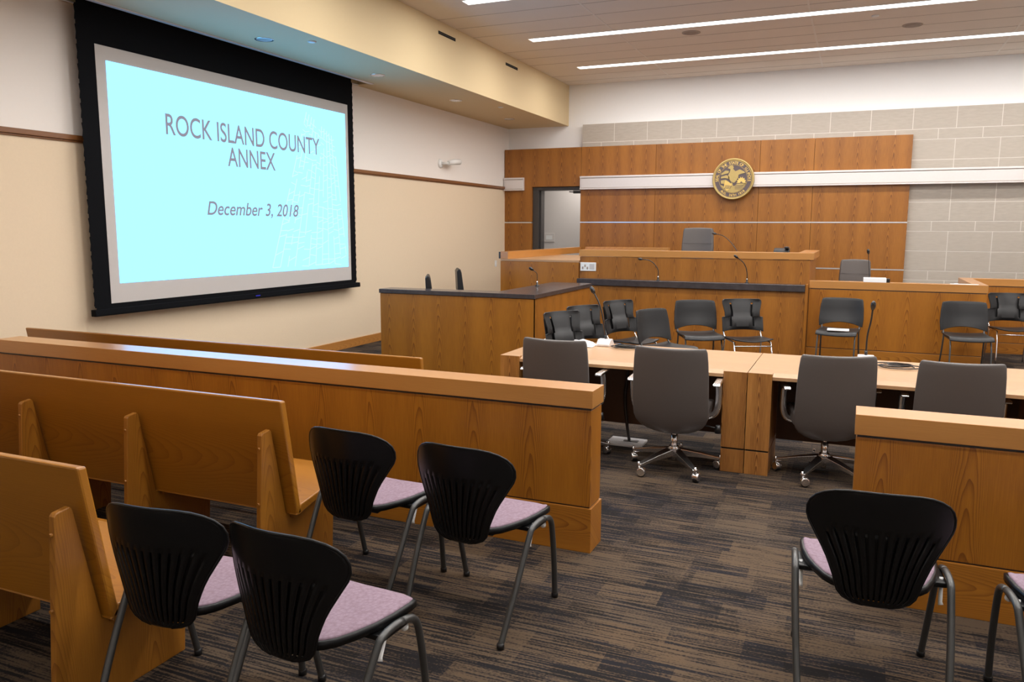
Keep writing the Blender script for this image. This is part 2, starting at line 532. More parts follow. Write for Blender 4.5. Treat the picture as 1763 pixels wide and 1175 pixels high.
# upper band and header
for a, b_ in ((XL + 0.012, -4.83), (-4.83, -3.42), (-3.42, -1.62), (-1.62, -0.75), (-0.75, 0.712)):
    z0 = 2.434 if b_ <= -4.8 else 2.612
    y1 = YF if a < -4.85 else YST
    wpart('wood_panel', MB().box(a + gp, b_ - gp, YWD, y1, z0, 3.15), M['wood_v2'])
# left of the door
for z0, z1 in ((0, 1.745), (1.775, 2.434)):
    wpart('wood_panel', MB().box(XL + 0.014, DX0 - 0.0, YWD, YF, z0, z1), M['wood_v2'])
# right of the door
for a, b_ in ((DX1 + 0.005, -3.42), (-3.42, -1.62), (-1.62, -0.75), (-0.75, 0.712)):
    for z0, z1 in ((0, 0.985), (1.008, 1.752), (1.776, 2.37)):
        wpart('wood_panel', MB().box(a + gp, b_ - gp, YWD, YST, z0, z1), M['wood_v2'])
for a, b_, z in ((XL + 0.014, DX0, 1.757), (DX1, 0.712, 1.764), (DX1, 0.712, 0.997)):
    wpart('metal_reveal', MB().box(a, b_, YWD - 0.004, YWD + 0.03, z - 0.010, z + 0.010), M['silver'], 0)
# metal light band
def band(x0, x1, label):
    t = thing('metal_band', label, 'metal band', (x0, YWD, 2.49))
    L = x1 - x0
    MB().box(0, L, -0.055, -0.002, -0.122, 0.122).build('backing_panel', M['metal_band'], t, bevel=0.003)
    f = MB()
    f.box(0.03, L - 0.03, -0.066, -0.055, -0.092, 0.078)
    f.build('cover_panel', M['metal_band'], t, bevel=0.004)
    g_ = MB().box(0.02, L - 0.02, -.0665, -.055, .080, .087).build('shadow_line', M['tbar'], t)
    MB().box(0.02, L - 0.02, -.0665, -.055, -.099, -.093).build('shadow_line', M['tbar'], t)
    f = MB()
    f.box(0, L, -0.075, -0.055, 0.090, 0.122).box(0, L, -0.075, -0.055, -0.122, -0.100)
    f.build('edge_rib', M['metal_band'], t, bevel=0.003)
    return t
band(-4.835, XR, 'long pale metal band running across the oak panelling and grey stone')
band(-6.39, -5.975, 'short pale metal band left of the doorway by the wall corner')

# corridor plate, switch plate
pl = thing('wall_plate', 'grey square plate on the corridor wall seen through the doorway', 'wall plate', (-6.0, 16.2, 1.45))
MB().box(-.22, .02, -.02, 0, -.09, .09).build('plate', M['grey_wall'], pl, bevel=.004)
MB().box(-.17, -.03, -.024, -.02, -.045, .045).build('door_flap', M['white_pl'], pl, bevel=.003)
sw = thing('light_switch', 'small white switch plate on tan wall beside the witness desk', 'light switch', (XL + 0.012, 14.05, 0.972))
MB().box(0, .008, -.045, .045, -.06, .06).build('plate', M['white_pl'], sw, bevel=.003)
MB().box(.008, .014, -.015, .015, -.03, .03).build('rocker', M['white_pl'], sw, bevel=.002)

# ------------------------------------------------------------ linear fixtures
strip_names = ['nearest the back wall', 'second from the back wall', 'third from the back wall, seen at the top edge', 'above the tables', 'above the wooden rail', 'above the pews', 'above the camera', 'nearest the rear wall']
for i, (y, k) in enumerate(STRIPS):
    t = thing('linear_ceiling_light', 'long glowing recessed strip light ' + strip_names[i], 'ceiling light', (0, y, ZC), 0, 'recessed strip lights')
    MB().box(-4.46, 4.48, -0.085, 0.085, 0.004, 0.02).build('diffuser', M['lamp'], t)
    fr = MB()
    fr.box(-4.48, 4.5, -0.103, -0.087, -0.004, 0.05).box(-4.48, 4.5, 0.087, 0.103, -0.004, 0.05)
    fr.build('frame', M['white_pl'], t)
    for j in range(3):
        l = bpy.data.lights.new('strip_lamp', 'AREA')
        l.shape = 'RECTANGLE'; l.size = 2.9; l.size_y = 0.16
        l.energy = STRIP_POWER * k
        l.color = (1.0, 0.968, 0.935)
        lo = bpy.data.objects.new('strip_lamp', l); COL.objects.link(lo)
        lo.parent = t; lo.location = (-3.0 + 3.0 * j, 0, -0.012)
# corridor light
l = bpy.data.lights.new('corridor_lamp', 'AREA'); l.size = 0.6; l.energy = 16; l.color = (1, .95, .9)
lo = bpy.data.objects.new('corridor_lamp', l); COL.objects.link(lo); lo.location = (-5.3, 15.5, 2.85)

# downlights and sensors in the soffit
for (x, y), lab in zip(((-5.747, 6.866), (-5.729, 8.966), (-5.734, 11.144), (-5.81, 13.354)),
                  ('nearest recessed downlight in the soffit, above the projection screen', 'recessed downlight in the soffit by the far edge of the screen',
                   'recessed downlight in the soffit above the security camera', 'recessed downlight in the soffit nearest the back corner')):
    t = thing('downlight', lab, 'downlight', (x, y, ZS), 0, 'soffit downlights')
    MB().lathe([(.082, -.002), (.092, -.006), (.098, -.002), (.098, 0.0)], seg=28).build('trim_ring', M['dl_trim'], t)
    MB().lathe([(.080, -.003), (.06, .0), (.03, .002)], seg=28).build('reflector', M['silver'], t)
for (x, y), lab in zip(((-5.347, 7.128), (-5.379, 12.013)), ('small white disc in the soffit above the projection screen', 'small white disc in the soffit near the back corner')):
    tag(MB().lathe([(.045, 0), (.045, -.006), (.03, -.012)], (0, 0, 0), seg=20).build('sprinkler_cover', M['white_pl']), lab, 'sprinkler cover', 'sprinkler covers').location = (x, y, ZS)
tag(MB().lathe([(.045, 0), (.045, -.008), (.03, -.014)], (0, 0, 0), seg=20).build('sprinkler_cover', M['white_pl']), 'small white disc on the main ceiling between two strip lights', 'sprinkler cover', 'sprinkler covers').location = (0.033, 11.447, ZC)
for (x, y), lab in zip(((-2.267, 11.442), (0.49, 12.137)), ('left round ceiling speaker between the strip lights', 'right round ceiling speaker between the strip lights')):
    t = thing('ceiling_speaker', lab, 'speaker', (x, y, ZC), 0, 'round ceiling speakers')
    MB().lathe([(.125, 0), (.125, -.006), (.115, -.01)], seg=32).build('rim', M['tbar'], t)
    MB().lathe([(.113, -.009), (.06, -.012), (.01, -.013)], seg=32).build('grille', M['grille'], t)
for (y0, y1), lab in zip(((9.55, 10.03), (11.72, 12.19)), ('nearer black slot vent high on the cream bulkhead', 'farther black slot vent high on the cream bulkhead')):
    t = thing('slot_vent', lab, 'vent', (XB, (y0 + y1) / 2, 4.168), 0, 'bulkhead slot vents')
    h = (y1 - y0) / 2
    MB().box(0, .004, -h, h, -.02, .02).build('opening', M['void'], t)
    MB().box(.004, .006, -h + .01, h - .01, -.002, .002).build('vane', M['black'], t)

# ------------------------------------------------------------ projection screen
SX = -6.27
def screen():
    t = thing('projection_screen', 'large pull-down screen with black surround showing a pale blue slide', 'projection screen', (SX, 7.2, 0))
    yA, yB = 5.10, 9.17
    def L(y): return y - 7.2
    MB().box(-.004, .0, L(yA), L(yB), 0.90, 3.72).build('black_drop', M['screen_black'], t)
    # bottom bar
    MB().prism([(-.03, .845), (.03, .845), (.034, .86), (.03, .905), (-.03, .905)], 'y', L(yA) - .04, L(yB) + .06).build('bottom_bar', M['screen_black'], t, bevel=.004)
    MB().box(.032, .036, L(7.18) - .035, L(7.18) + .035, .872, .884).build('badge', M['blue_led'], t)
    # scalloped tension tabs down both sides
    for s_, y in ((-1, yA), (1, yB)):
        tb = MB().box(-.0035, -.001, min(L(y), L(y) + s_ * .016), max(L(y), L(y) + s_ * .016), .92, 3.55)
        for i in range(16):
            z = 1.0 + i * .165
            tb.prism([(L(y), z - .08), (L(y), z + .08), (L(y) + s_ * .024, z + .06), (L(y) + s_ * .016, z), (L(y) + s_ * .024, z - .06)], 'x', -.004, 0.0)
        tb.build('tension_tab', M['screen_black'], t)
    MB().box(.001, .003, L(5.255), L(9.065), .950, 3.245).build('viewing_surface', M['screen_border'], t)
    # picture
    y0, y1, z0, z1 = 5.36, 9.0, 1.13, 3.12
    pic = MB().box(.004, .006, L(y0), L(y1), z0, z1).build('slide_picture', M['cyan'], t)
    def txt(s, size, yc, zc, wid, name, shear=0.0, off=0.0):
        me = text_mesh(s, size, 0.0004, shear, off)
        xs = [v.co.x for v in me.vertices]; zs = [v.co.y for v in me.vertices]
        k = wid / (max(xs) - min(xs))
        cx, cz = (max(xs) + min(xs)) / 2, (max(zs) + min(zs)) / 2
        for v in me.vertices:
            x, z, e = v.co
            v.co = (0.0072 + e, L(yc) + (x - cx) * k, zc + (z - cz))
        me.materials.clear(); me.materials.append(M['slide_text'])
        o = bpy.data.objects.new(name, me); COL.objects.link(o); o.parent = pic
    txt('ROCK ISLAND COUNTY', 0.285, 7.22, 2.645, 2.44, 'slide_lettering', 0, .003)
    txt('ANNEX', 0.285, 7.21, 2.40, .77, 'slide_lettering', 0, .003)
    txt('December 3, 2018', 0.20, 7.24, 1.835, 1.50, 'slide_lettering', .25, .003)
    # faint drawing of a lattice tower on the right of the slide
    ln = MB()
    def seg(a, b, w_=.004):
        (ya, za), (yb, zb) = a, b
        d = math.hypot(yb - ya, zb - za) or 1
        nx, nz = -(zb - za) / d * w_, (yb - ya) / d * w_
        ln.prism([(ya + nx, za + nz), (yb + nx, zb + nz), (yb - nx, zb - nz), (ya - nx, za - nz)], 'x', .0062, .0068)
    rnd = random.Random(3)
    def WP(u, v):   # tower surface
        return (L(7.48) + .72 * v + u * (1.49 - .95 * v), z0 + .05 + v * 1.86 - .25 * u * v)
    for i in range(12):
        u = i / 11
        for k in range(14):
            if rnd.random() < .75:
                seg(WP(u, k / 14), WP(u, (k + 1) / 14), .006)
    for k in range(26):
        v = k / 26
        for i in range(11):
            if rnd.random() < .6:
                seg(WP(i / 11, v), WP((i + 1) / 11, v + rnd.uniform(-.01, .03)), .0045)
    ln.build('slide_drawing', M['cyan_line'], pic)
    return t
screen()
t = thing('screen_slot_trim', 'grey metal slot trim in the soffit above the projection screen', 'trim', (-6.1, 7.2, ZS))
MB().box(-.05, .0, -2.5, 2.25, -.012, .0).build('flap', M['metal_band'], t, bevel=.002)
MB().box(-.26, -.235, -2.5, 2.25, -.012, .0).build('slot_edge', M['metal_band'], t, bevel=.002)

# ------------------------------------------------------------ security camera
t = thing('security_camera', 'white bullet security camera on the left wall above the chair rail', 'security camera', (XL, 11.86, 2.70), math.radians(0))
MB().lathe([(.075, 0), (.07, .02), (.045, .035)], axis='x', seg=24).build('wall_mount', M['white_pl'], t)
MB().tube([(.03, 0, 0), (.10, .03, .0), (.14, .09, .01)], .022).build('arm', M['white_pl'], t)
MB().tube([(.13, .05, .01), (.16, .16, .03), (.20, .32, .045)], [.035, .047, .047], 16).build('body', M['white_pl'], t)
MB().tube([(.198, .318, .045), (.204, .335, .046)], [.04, .037], 16).build('lens', M['black'], t)

# ------------------------------------------------------------ state seal
def seal():
    c = (-2.04, YWD - .115, 2.502)
    t = thing('wall_seal', 'round gold and black state seal mounted over the metal band', 'seal', c)
    R_ = .352
    MB().lathe([(R_ - .01, .04), (R_, .03), (R_, 0.0), (R_ - .012, -.012), (R_ - .03, -.006), (R_ - .034, 0.0)], axis='y', seg=64).build('rim', M['gold2'], t)
    MB().lathe([(R_ - .034, .006), (R_ - .034, -.004)], axis='y', seg=64).build('field', M['seal_dark'], t)
    rg = MB()
    for r, w_ in ((.312, .006), (.238, .004)):
        n = 64
        pts = [(r * math.cos(2 * PI * i / n), -.008, r * math.sin(2 * PI * i / n)) for i in range(n + 1)]
        rg.tube(pts, w_ * .6, 6, cap=False)
    rg.build('ring', M['gold'], t)
    def letters(s, r, a0, a1, size, inward):
        n = len(s)
        for i, ch in enumerate(s):
            if ch == ' ': continue
            a = a0 + (a1 - a0) * i / (n - 1)
            me = text_mesh(ch, size, .002, 0, .0012)
            xs = [v.co.x for v in me.vertices]; cx = (max(xs) + min(xs)) / 2
            rot = (a - PI / 2) if not inward else (a + PI / 2)
            vs = []
            for v in me.vertices:
                x, z = v.co.x - cx, v.co.y - size * .35
                xx = x * math.cos(rot) - z * math.sin(rot); zz = x * math.sin(rot) + z * math.cos(rot)
                vs.append((r * math.cos(a) + xx, -.006 - v.co.z, r * math.sin(a) + zz))
            MB().add(vs, [tuple(p.vertices) for p in me.polygons]).build('letter', M['gold'], t)
            bpy.data.meshes.remove(me)
    letters('SEAL OF THE STATE OF ILLINOIS', .274, math.radians(186), math.radians(-6), .062, False)
    letters('AUG. 26TH 1818', .274, math.radians(228), math.radians(312), .055, True)
    # emblem: eagle, shield, rising sun, ground
    e = MB()
    def poly(pts, d0=-.006, d1=-.012, mi=0):
        e.prism([(x * .235, z * .235) for x, z in pts], 'y', d1, d0, mi)
    poly([(-.25, .95), (-.08, .98), (.02, .86), (-.02, .72), (.15, .55), (.45, .68), (.78, .52), (.83, .42), (.55, .36), (.38, .30), (.36, .1), (.24, -.12), (.08, -.28), (-.12, -.2), (-.3, .02), (-.38, .25), (-.25, .5), (-.2, .7), (-.42, .8)])
    poly([(-.85, .42), (-.55, .62), (-.30, .58), (-.35, .42), (-.62, .36), (-.86, .28)])
    poly([(-.86, .18), (-.5, .28), (-.3, .2), (-.25, .02), (-.6, .08), (-.88, .05)])
    poly([(-.88, -.1), (-.5, -.05), (-.3, -.2), (-.45, -.35), (-.85, -.32)])
    poly([(-.05, -.25), (.0, -.45), (.15, -.6), (.05, -.66), (-.12, -.5), (-.2, -.3)])
    gpts = [(-.86, -.42)] + [(math.cos(a) * .98, math.sin(a) * .98) for a in [PI + .45 + i * (PI - .75) / 14 for i in range(15)]] + [(.94, -.33), (.3, -.35), (.1, -.5), (-.4, -.62)]
    poly(gpts, -.005, -.009)
    e.build('eagle', M['gold2'], t)
    e = MB()
    pts = []
    for i in range(15):
        a = PI * i / 14
        r = .36 if i % 2 == 0 else .27
        pts.append((.60 + r * math.cos(a), -.30 + r * math.sin(a) * 1.3))
    poly(pts, -.006, -.011)
    poly([(-.55, -.1), (-.3, -.2), (-.05, -.42), (-.2, -.72), (-.42, -.85), (-.62, -.6), (-.62, -.35)], -.008, -.015)
    e.build('sun_and_shield', M['gold'], t)
    e = MB()
    for i in range(6):
        x = -.5 + i * .075
        poly([(x, -.42 + i * -.01), (x + .03, -.42 - i * .01), (x + .03 - .1, -.72), (x - .1, -.7)], -.014, -.017)
    poly([(.5, -.28), (.56, -.2), (.64, -.2), (.7, -.28)], -.010, -.013)
    for i in range(4):
        poly([(.15, -.45 - i * .09), (.80 - i * .06, -.45 - i * .09), (.80 - i * .06, -.475 - i * .09), (.15, -.475 - i * .09)], -.008, -.011)
    e.build('engraved_line', M['seal_dark'], t)
seal()

# ------------------------------------------------------------ wooden rail (bar)
def rail(x0, x1, label):
    t = thing('wooden_rail', label, 'railing', ((x0 + x1) / 2, 3.825, 0))
    h = (x1 - x0) / 2
    MB().box(-h, h, -.095, .095, .757, .848).build('cap', M['wood_h'], t, bevel=.002)
    MB().box(-h + .012, h - .012, -.078, .078, .742, .757).build('shadow_gap', M['bronze'], t)
    MB().box(-h + .008, h - .008, -.086, .086, .242, .745).build('panel', M['wood_v'], t, bevel=.002)
    MB().box(-h + .012, h - .012, -.078, .078, .234, .242).build('shadow_gap', M['bronze'], t)
    MB().box(-h, h, -.093, .093, 0, .235).build('plinth', M['wood_p'], t, bevel=.002)
rail(-5.635, -1.166, 'long low oak rail wall left of the aisle, in front of the pews')
rail(0.036, 4.4, 'low oak rail wall on the right of the aisle')

# ------------------------------------------------------------ pews
def pew(x0, x1, y0, label, sups):
    t = thing('pew', label, 'pew', (x0, y0, 0), 0, 'oak pews')
    L = x1 - x0
    # backboard, leaning back
    MB().prism([(.205, .300), (.240, .300), (.150, .865), (.112, .868)], 'x', 0, L).build('backrest', M['wood_pew'], t, bevel=.008)
    MB().prism([(.200, .300), (.215, .296), (.40, .338), (.66, .372), (.705, .365), (.71, .38), (.70, .398), (.66, .408), (.44, .378), (.235, .345)], 'x', 0, L).build('seat', M['wood_pew'], t, bevel=.006)
    for sx in sups:
        x = sx - x0
        s_ = MB().prism([(0, 0), (.555, 0), (.58, .355), (.40, .335), (.22, .295), (.199, .300), (.118, .72), (.108, .733), (.058, .725), (.050, .715)], 'x', x - .026, x).build('side_support', M['wood_slab'], t, bevel=.004)
        pg = MB()
        for z in (.655, .40):
            pg.tube([(x - .013, .010 + (0.05 * z / .72), z), (x - .013, (0.05 * z / .72) - .008, z)], .007, 8)
        pg.tube([(x, .235, .283), (x + .022, .235, .283)], .011, 8)
        pg.build('bolt', M['wood_slab'], s_)
    return t
S3 = [-2.42, -3.25, -4.02, -4.85, -5.6]
pew(-5.92, -2.36, 2.72, 'long oak pew facing the rail, middle row with three supports showing', S3)
pew(-5.92, -2.30, 1.64, 'oak pew at the left edge of the photo, nearest row', [x + .08 for x in S3])
pew(-5.92, -2.395, 4.05, 'oak pew in the well beyond the rail, only its top edge showing', [x - .06 for x in S3])

# ------------------------------------------------------------ lilac-seat chairs
def shell_chair(label):
    t = thing('guest_chair', label, 'chair', (0, 0, 0), 0, 'black guest chairs with lilac seats')
    # back shell rows: z, half width, y at centre
    rows = [(.375, .040, -.190), (.382, .075, -.196), (.395, .105, -.202), (.415, .122, -.208), (.44, .130, -.213), (.47, .138, -.217), (.50, .149, -.220), (.53, .161, -.223),
            (.56, .176, -.226), (.59, .193, -.229), (.62, .210, -.232), (.645, .224, -.234), (.668, .231, -.236), (.695, .2305, -.238), (.72, .222, -.240), (.742, .205, -.242), (.760, .180, -.243), (.774, .148, -.244), (.783, .105, -.244), (.787, .05, -.244)]
    NU = 42
    m = MB()
    vs = []
    for z, w_, y in rows:
        for i in range(NU + 1):
            u = -1 + 2 * i / NU
            x = u * w_
            vs.append((x, y + .095 * (abs(x) / .23) ** 2 + .0, z))
    fs = []
    for j in range(len(rows) - 1):
        for i in range(NU):
            slot = (i % 3 == 1) and 2 <= j <= (10 if 6 < i < NU - 6 else 9) and 1 < i < NU - 2
            if not slot:
                a = j * (NU + 1) + i
                fs.append((a, a + 1, a + NU + 2, a + NU + 1))
    m.add(vs, fs, 0, True)
    m.build('backrest', M['shell'], t, solid=.007)
    m = MB(); vs = []
    lr = [r for r in rows if .39 < r[0] < .66]
    for z, w_, y in lr:
        for i in range(13):
            x = (-1 + i / 6) * w_ * .93
            vs.append((x, y + .012 + .095 * (abs(x) / .23) ** 2, z))
    m.add(vs, [(j * 13 + i, j * 13 + i + 1, j * 13 + i + 14, j * 13 + i + 13) for j in range(len(lr) - 1) for i in range(12)], 0, True)
    m.build('backrest_liner', M['shell'], t, solid=.003)
    # rolled rim
    path = []
    for j, (z, w_, y) in enumerate(rows):
        path.append((w_, y + .095 * (w_ / .23) ** 2, z))
    for k in range(1, 8):
        x = .05 * (1 - k / 4)
        path.append((x, rows[-1][2] + .095 * (abs(x) / .23) ** 2, .787 + .001 * (1 - abs(1 - k / 4))))
    for j in range(len(rows) - 1, -1, -1):
        z, w_, y = rows[j]
        path.append((-w_, y + .095 * (w_ / .23) ** 2, z))
    MB().tube(path, .0055, 8).build('backrest_rim', M['shell'], t)
    # seat
    half = [(0, .235), (.10, .234), (.17, .228), (.212, .214), (.232, .19), (.236, .16), (.232, .08), (.218, .0), (.195, -.07), (.168, -.13), (.142, -.160), (.12, -.175), (.06, -.187), (0, -.190)]
    outline = half + [(-x, y) for x, y in reversed(half[1:-1])]
    def top(x, y): return .452 + .012 * (y > .1) * 0 - .012 * math.cos(x / .24 * 1.4) + (.010 if y > .2 else 0) * -1 + .012 * (-y if y < 0 else 0)
    def slab(scale, z_off, thick, name, mat):
        m = MB()
        c = (0, .02)
        n = len(outline)
        ringv = []
        for f_, dz in ((1.0, -thick), (1.0, -.004), (.97, 0.0), (.7, .001), (.4, .0), (.1, -.001)):
            ringv += [(c[0] + (x - c[0]) * f_ * scale, c[1] + (y - c[1]) * f_ * scale, top(x * f_, c[1] + (y - c[1]) * f_) + z_off + dz) for x, y in outline]
        fs = []
        for r in range(5):
            for i in range(n):
                j = (i + 1) % n
                fs.append((r * n + i, r * n + j, (r + 1) * n + j, (r + 1) * n + i))
        fs.append(tuple(5 * n + i for i in range(n)))
        fs.append(tuple(reversed(range(n))))
        m.add(ringv, fs, 0, True)
        return m.build(name, mat, t)
    pan = slab(1.0, 0, .026, 'seat_pan', M['shell'])
    slab(.955, .006, .012, 'seat_cushion', M['purple'])
    MB().prism([(-.13, .435), (-.135, .405), (-.11, .39), (.02, .40), (.16, .425), (.16, .44), (-.10, .438)], 'x', -.115, .115).build('underseat_shell', M['shell'], t, bevel=.012)
    for sgn in (-1, 1):
        P = [(.232, -.262, .012), (.248, -.16, .215), (.255, -.055, .405), (.256, -.035, .428), (.256, .03, .436), (.256, .10, .428), (.254, .145, .41), (.250, .175, .36), (.243, .215, .19), (.232, .25, .012)]
        pts = smooth_path([(sgn * x, y, z) for x, y, z in P], 2)
        k = len(pts) // 2
        for seg_, nm in ((pts[:k + 1], 'rear_leg'), (pts[k:], 'front_leg')):
            lg = MB().tube(seg_, .0125, 12).build(nm, M['tube'], t)
            p = seg_[0] if nm == 'rear_leg' else seg_[-1]
            MB().lathe([(.015, 0), (.016, .018), (.012, .026)], (p.x, p.y, 0), seg=12).build('foot_cap', M['black'], lg)
        MB().box(min(sgn * .105, sgn * .25), max(sgn * .105, sgn * .25), -.02, .12, .400, .420).build('side_bracket', M['shell'], t, bevel=.005)
        MB().tube([(sgn * .236, .02, .425), (sgn * .232, -.01, .345), (sgn * .234, -.015, .335)], [.007, .007, .009], 8).sphere((sgn * .232, .12, .385), .014, 8).build('stacking_bumper', M['white_pl'], t)
    return t

gc = shell_chair('x')
def CH(x, y, deg): return (x, y, 0), math.radians(deg)
loc, rz = CH(-1.995, 3.005, -3)
gc['label'] = 'black chair with lilac seat between the middle pew end and another chair'
gc.location = loc; gc.rotation_euler = (0, 0, rz)
for (x, y, d, lab) in ((-1.415, 2.975, -4.5, 'black shell chair with lilac seat by the rail end, bordering the open aisle'),
                       (-2.01, 1.963, 6, 'black shell chair with lilac seat overlapping the nearest pew end'),
                       (-1.50, 1.965, -4, 'black shell chair with lilac seat, front centre bottom of the photo'),
                       (.110, 3.04, 5, 'black shell chair with lilac seat right of the aisle, seen squarely from behind'),
                       (.80, 3.0, 8, 'black shell chair with lilac seat cut off by the right edge of the photo')):
    loc, rz = CH(x, y, d)
    dup(gc, loc, rz, lab)

# ------------------------------------------------------------ conference tables
ZT = .698
def table(x0, x1, label, left_leg, right_leg):
    t = thing('conference_table', label, 'table', (x0, 5.447, 0), 0, 'oak conference tables')
    L = x1 - x0
    y1 = .925
    lw = .158
    # one slab; bevelled front edge between the legs, square over the legs
    tm = MB()
    tm.box(.0015, L - .0015, .06, y1, ZT - .042, ZT)
    tm.prism([(.06, ZT), (.005, ZT - .020), (.005, ZT - .042), (.06, ZT - .042)], 'x', lw, L - lw)
    tm.box(.0015, lw, .0, .06, ZT - .001, ZT).box(L - lw, L - .0015, .0, .06, ZT - .001, ZT)
    tm.build('tabletop', M['wood_top'], t)
    for a in (0, L - lw):
        MB().box(a + .0015, a + lw - .0015, .0005, .52, .172, ZT - .001).build('leg_panel', M['wood_leg'], t)
        MB().box(a + .006, a + lw - .006, .006, .515, .160, .172).build('shadow_gap', M['void'], t)
        MB().box(a + .0015, a + lw - .0015, .001, .52, 0, .160).build('leg_plinth', M['wood_leg'], t, bevel=.001)
    MB().box(lw, L - lw, .50, .53, .14, ZT - .042).build('modesty_panel', M['shaded_panel'], t)
    return t
table(-2.44, -.627, 'left oak table of the pair, cable bundle and crumpled papers on it', 1, 1)
table(-.625, 1.18, 'right oak table of the pair, desk microphone and black cords on it', 1, 1)

# ------------------------------------------------------------ grey office chairs
def office_chair(label):
    t = thing('office_chair', label, 'chair', (0, 0, 0), 0, 'grey leather office chairs at the tables')
    # back: rows (z, y, half width)
    rows = [(.885, -.262, .222), (.86, -.262, .232), (.80, -.256, .238), (.70, -.246, .243), (.60, -.236, .245), (.52, -.224, .246), (.46, -.212, .245), (.42, -.202, .242), (.385, -.19, .230), (.355, -.176, .205), (.33, -.160, .165), (.312, -.145, .115), (.304, -.135, .06)]
    NU = 16
    m = MB(); vs = []
    for z, y, w_ in rows:
        for i in range(NU + 1):
            u = -1 + 2 * i / NU
            x = u * w_
            vs.append((x, y + .035 * u * u, z - (.02 * u * u * 0 if z < .88 else .006 * (1 - u * u))))
    fs = [(j * (NU + 1) + i, j * (NU + 1) + i + 1, (j + 1) * (NU + 1) + i + 1, (j + 1) * (NU + 1) + i) for j in range(len(rows) - 1) for i in range(NU)]
    m.add(vs, fs, 0, True)
    m.build('backrest', M['grey_leather'], t, solid=.045, bevel=.012, bseg=3)
    # piping seam round the top
    MB().prism([(-.20, .40), (-.17, .47), (.10, .475), (.23, .465), (.26, .44), (.24, .41), (.1, .395), (-.1, .375)], 'x', -.235, .235).build('seat', M['grey_leather'], t, bevel=.022, bseg=3)
    MB().box(-.09, .09, -.10, .10, .345, .385).build('tilt_mechanism', M['bronze'], t, bevel=.01)
    for s_ in (-1, 1):
        pts = smooth_path([(s_ * .20, .02, .385), (s_ * .262, .01, .40), (s_ * .288, .0, .46), (s_ * .290, -.02, .585), (s_ * .286, -.03, .625)], 2)
        arm = MB().tube(pts, .014, 10, sy=1.6).build('arm', M['chrome'], t)
        MB().prism([(-.13, .622), (.07, .625), (.08, .635), (.07, .648), (-.12, .645), (-.14, .632)], 'x', s_ * .286 - .024, s_ * .286 + .024).build('arm_pad', M['chrome'], arm, bevel=.008)
    MB().tube([(0, 0, .345), (0, 0, .15)], .014, 14).tube([(0, 0, .25), (0, 0, .15)], .024, 16).tube([(0, 0, .15), (0, 0, .06)], .017, 14).build('gas_column', M['chrome'], t)
    bs = MB()
    ca = []
    bs.lathe([(.036, .11), (.040, .13), (.036, .165), (.026, .17)], seg=20)
    for k in range(5):
        a = math.radians(-126 + 72 * k)
        d = Vector((math.cos(a), math.sin(a), 0)); n_ = Vector((-math.sin(a), math.cos(a), 0))
        p0, p1 = d * .02, d * .318
        z0, z1 = .155, .088
        vs = []
        for p, z, hw, th in ((p0, z0, .034, .055), (d * .17, .125, .026, .036), (p1, z1, .017, .020)):
            for sg, dz in ((-1, 0), (1, 0), (1, -th), (-1, -th)):
                q = p + n_ * hw * sg * (1 if dz == 0 else .7)
                vs.append((q.x, q.y, z + dz))
        bs.add(vs, [(0, 1, 5, 4), (1, 2, 6, 5), (2, 3, 7, 6), (3, 0, 4, 7), (4, 5, 9, 8), (5, 6, 10, 9), (6, 7, 11, 10), (7, 4, 8, 11), (0, 3, 2, 1), (8, 9, 10, 11)])
        ca.append((d, p1))
    bs.build('star_base', M['chrome'], t, bevel=.004)
    for i, (d, p1) in enumerate(ca):
        c = MB()
        ang = i * 1.3
        dd = Vector((math.cos(ang), math.sin(ang), 0))
        w0 = p1 + dd * .018
        c.tube([(p1.x, p1.y, .105), (p1.x, p1.y, .055)], .008, 8)
        cs = c.build('caster', M['chrome'], t)
        wl = MB()
        nn = Vector((-dd.y, dd.x, 0))
        a_ = w0 - nn * .018; b_ = w0 + nn * .018
        h = MB().tube([w0 - nn * .023 + Vector((0, 0, .036)), w0 + nn * .023 + Vector((0, 0, .036))], [.029, .029], 16).build('hood', M['chrome'], cs, bevel=.006)
        wl.tube([a_ + Vector((0, 0, .0275)), b_ + Vector((0, 0, .0275))], .0275, 18)
        wl.build('wheel', M['black'], cs, bevel=.004)
    lv = MB().tube([(.09, -.02, .355), (.24, -.06, .338), (.285, -.08, .335)], .005, 8).build('lever', M['black'], t)
    MB().tube([(.30, -.085, .358), (.302, -.085, .305)], [.015, .022], 12).build('knob', M['black'], lv)
    return t
oc = office_chair('grey leather office chair left of the table joint, nearest the aisle')
oc.location = (-1.085, 5.36, 0); oc.rotation_euler = (0, 0, math.radians(2))
oc['label'] = 'grey leather office chair just left of where the tables meet, whole base visible'
dup(oc, (-1.90, 5.42, 0), math.radians(-1), 'grey leather office chair at the far left table end, half hidden by the rail')
dup(oc, (-.125, 5.60, 0), math.radians(14), 'grey leather office chair just right of where the two tables meet', .975)
dup(oc, (.60, 5.61, 0), math.radians(4), 'rightmost grey leather office chair, behind the right rail', .98)

# ------------------------------------------------------------ well furniture
# box desk at the left (jury / clerk box)
t = thing('box_desk', 'tall oak counter with dark stone top standing left of the well', 'counter', (-3.17, 7.96, 0))
MB().box(-1.945, -.005, .012, .05, 0, .89).build('front_panel', M['wood_v'], t, bevel=.002)
MB().box(-.045, -.005, .0125, 2.0, 0, .89).build('side_panel', M['wood_v2'], t, bevel=.002)
MB().prism([(-1.955, 0), (.012, 0), (.012, 2.02), (-.535, 2.02), (-.535, .27), (-1.955, .27)], 'z', .892, .94).build('countertop', M['dark_top'], t, bevel=.004)
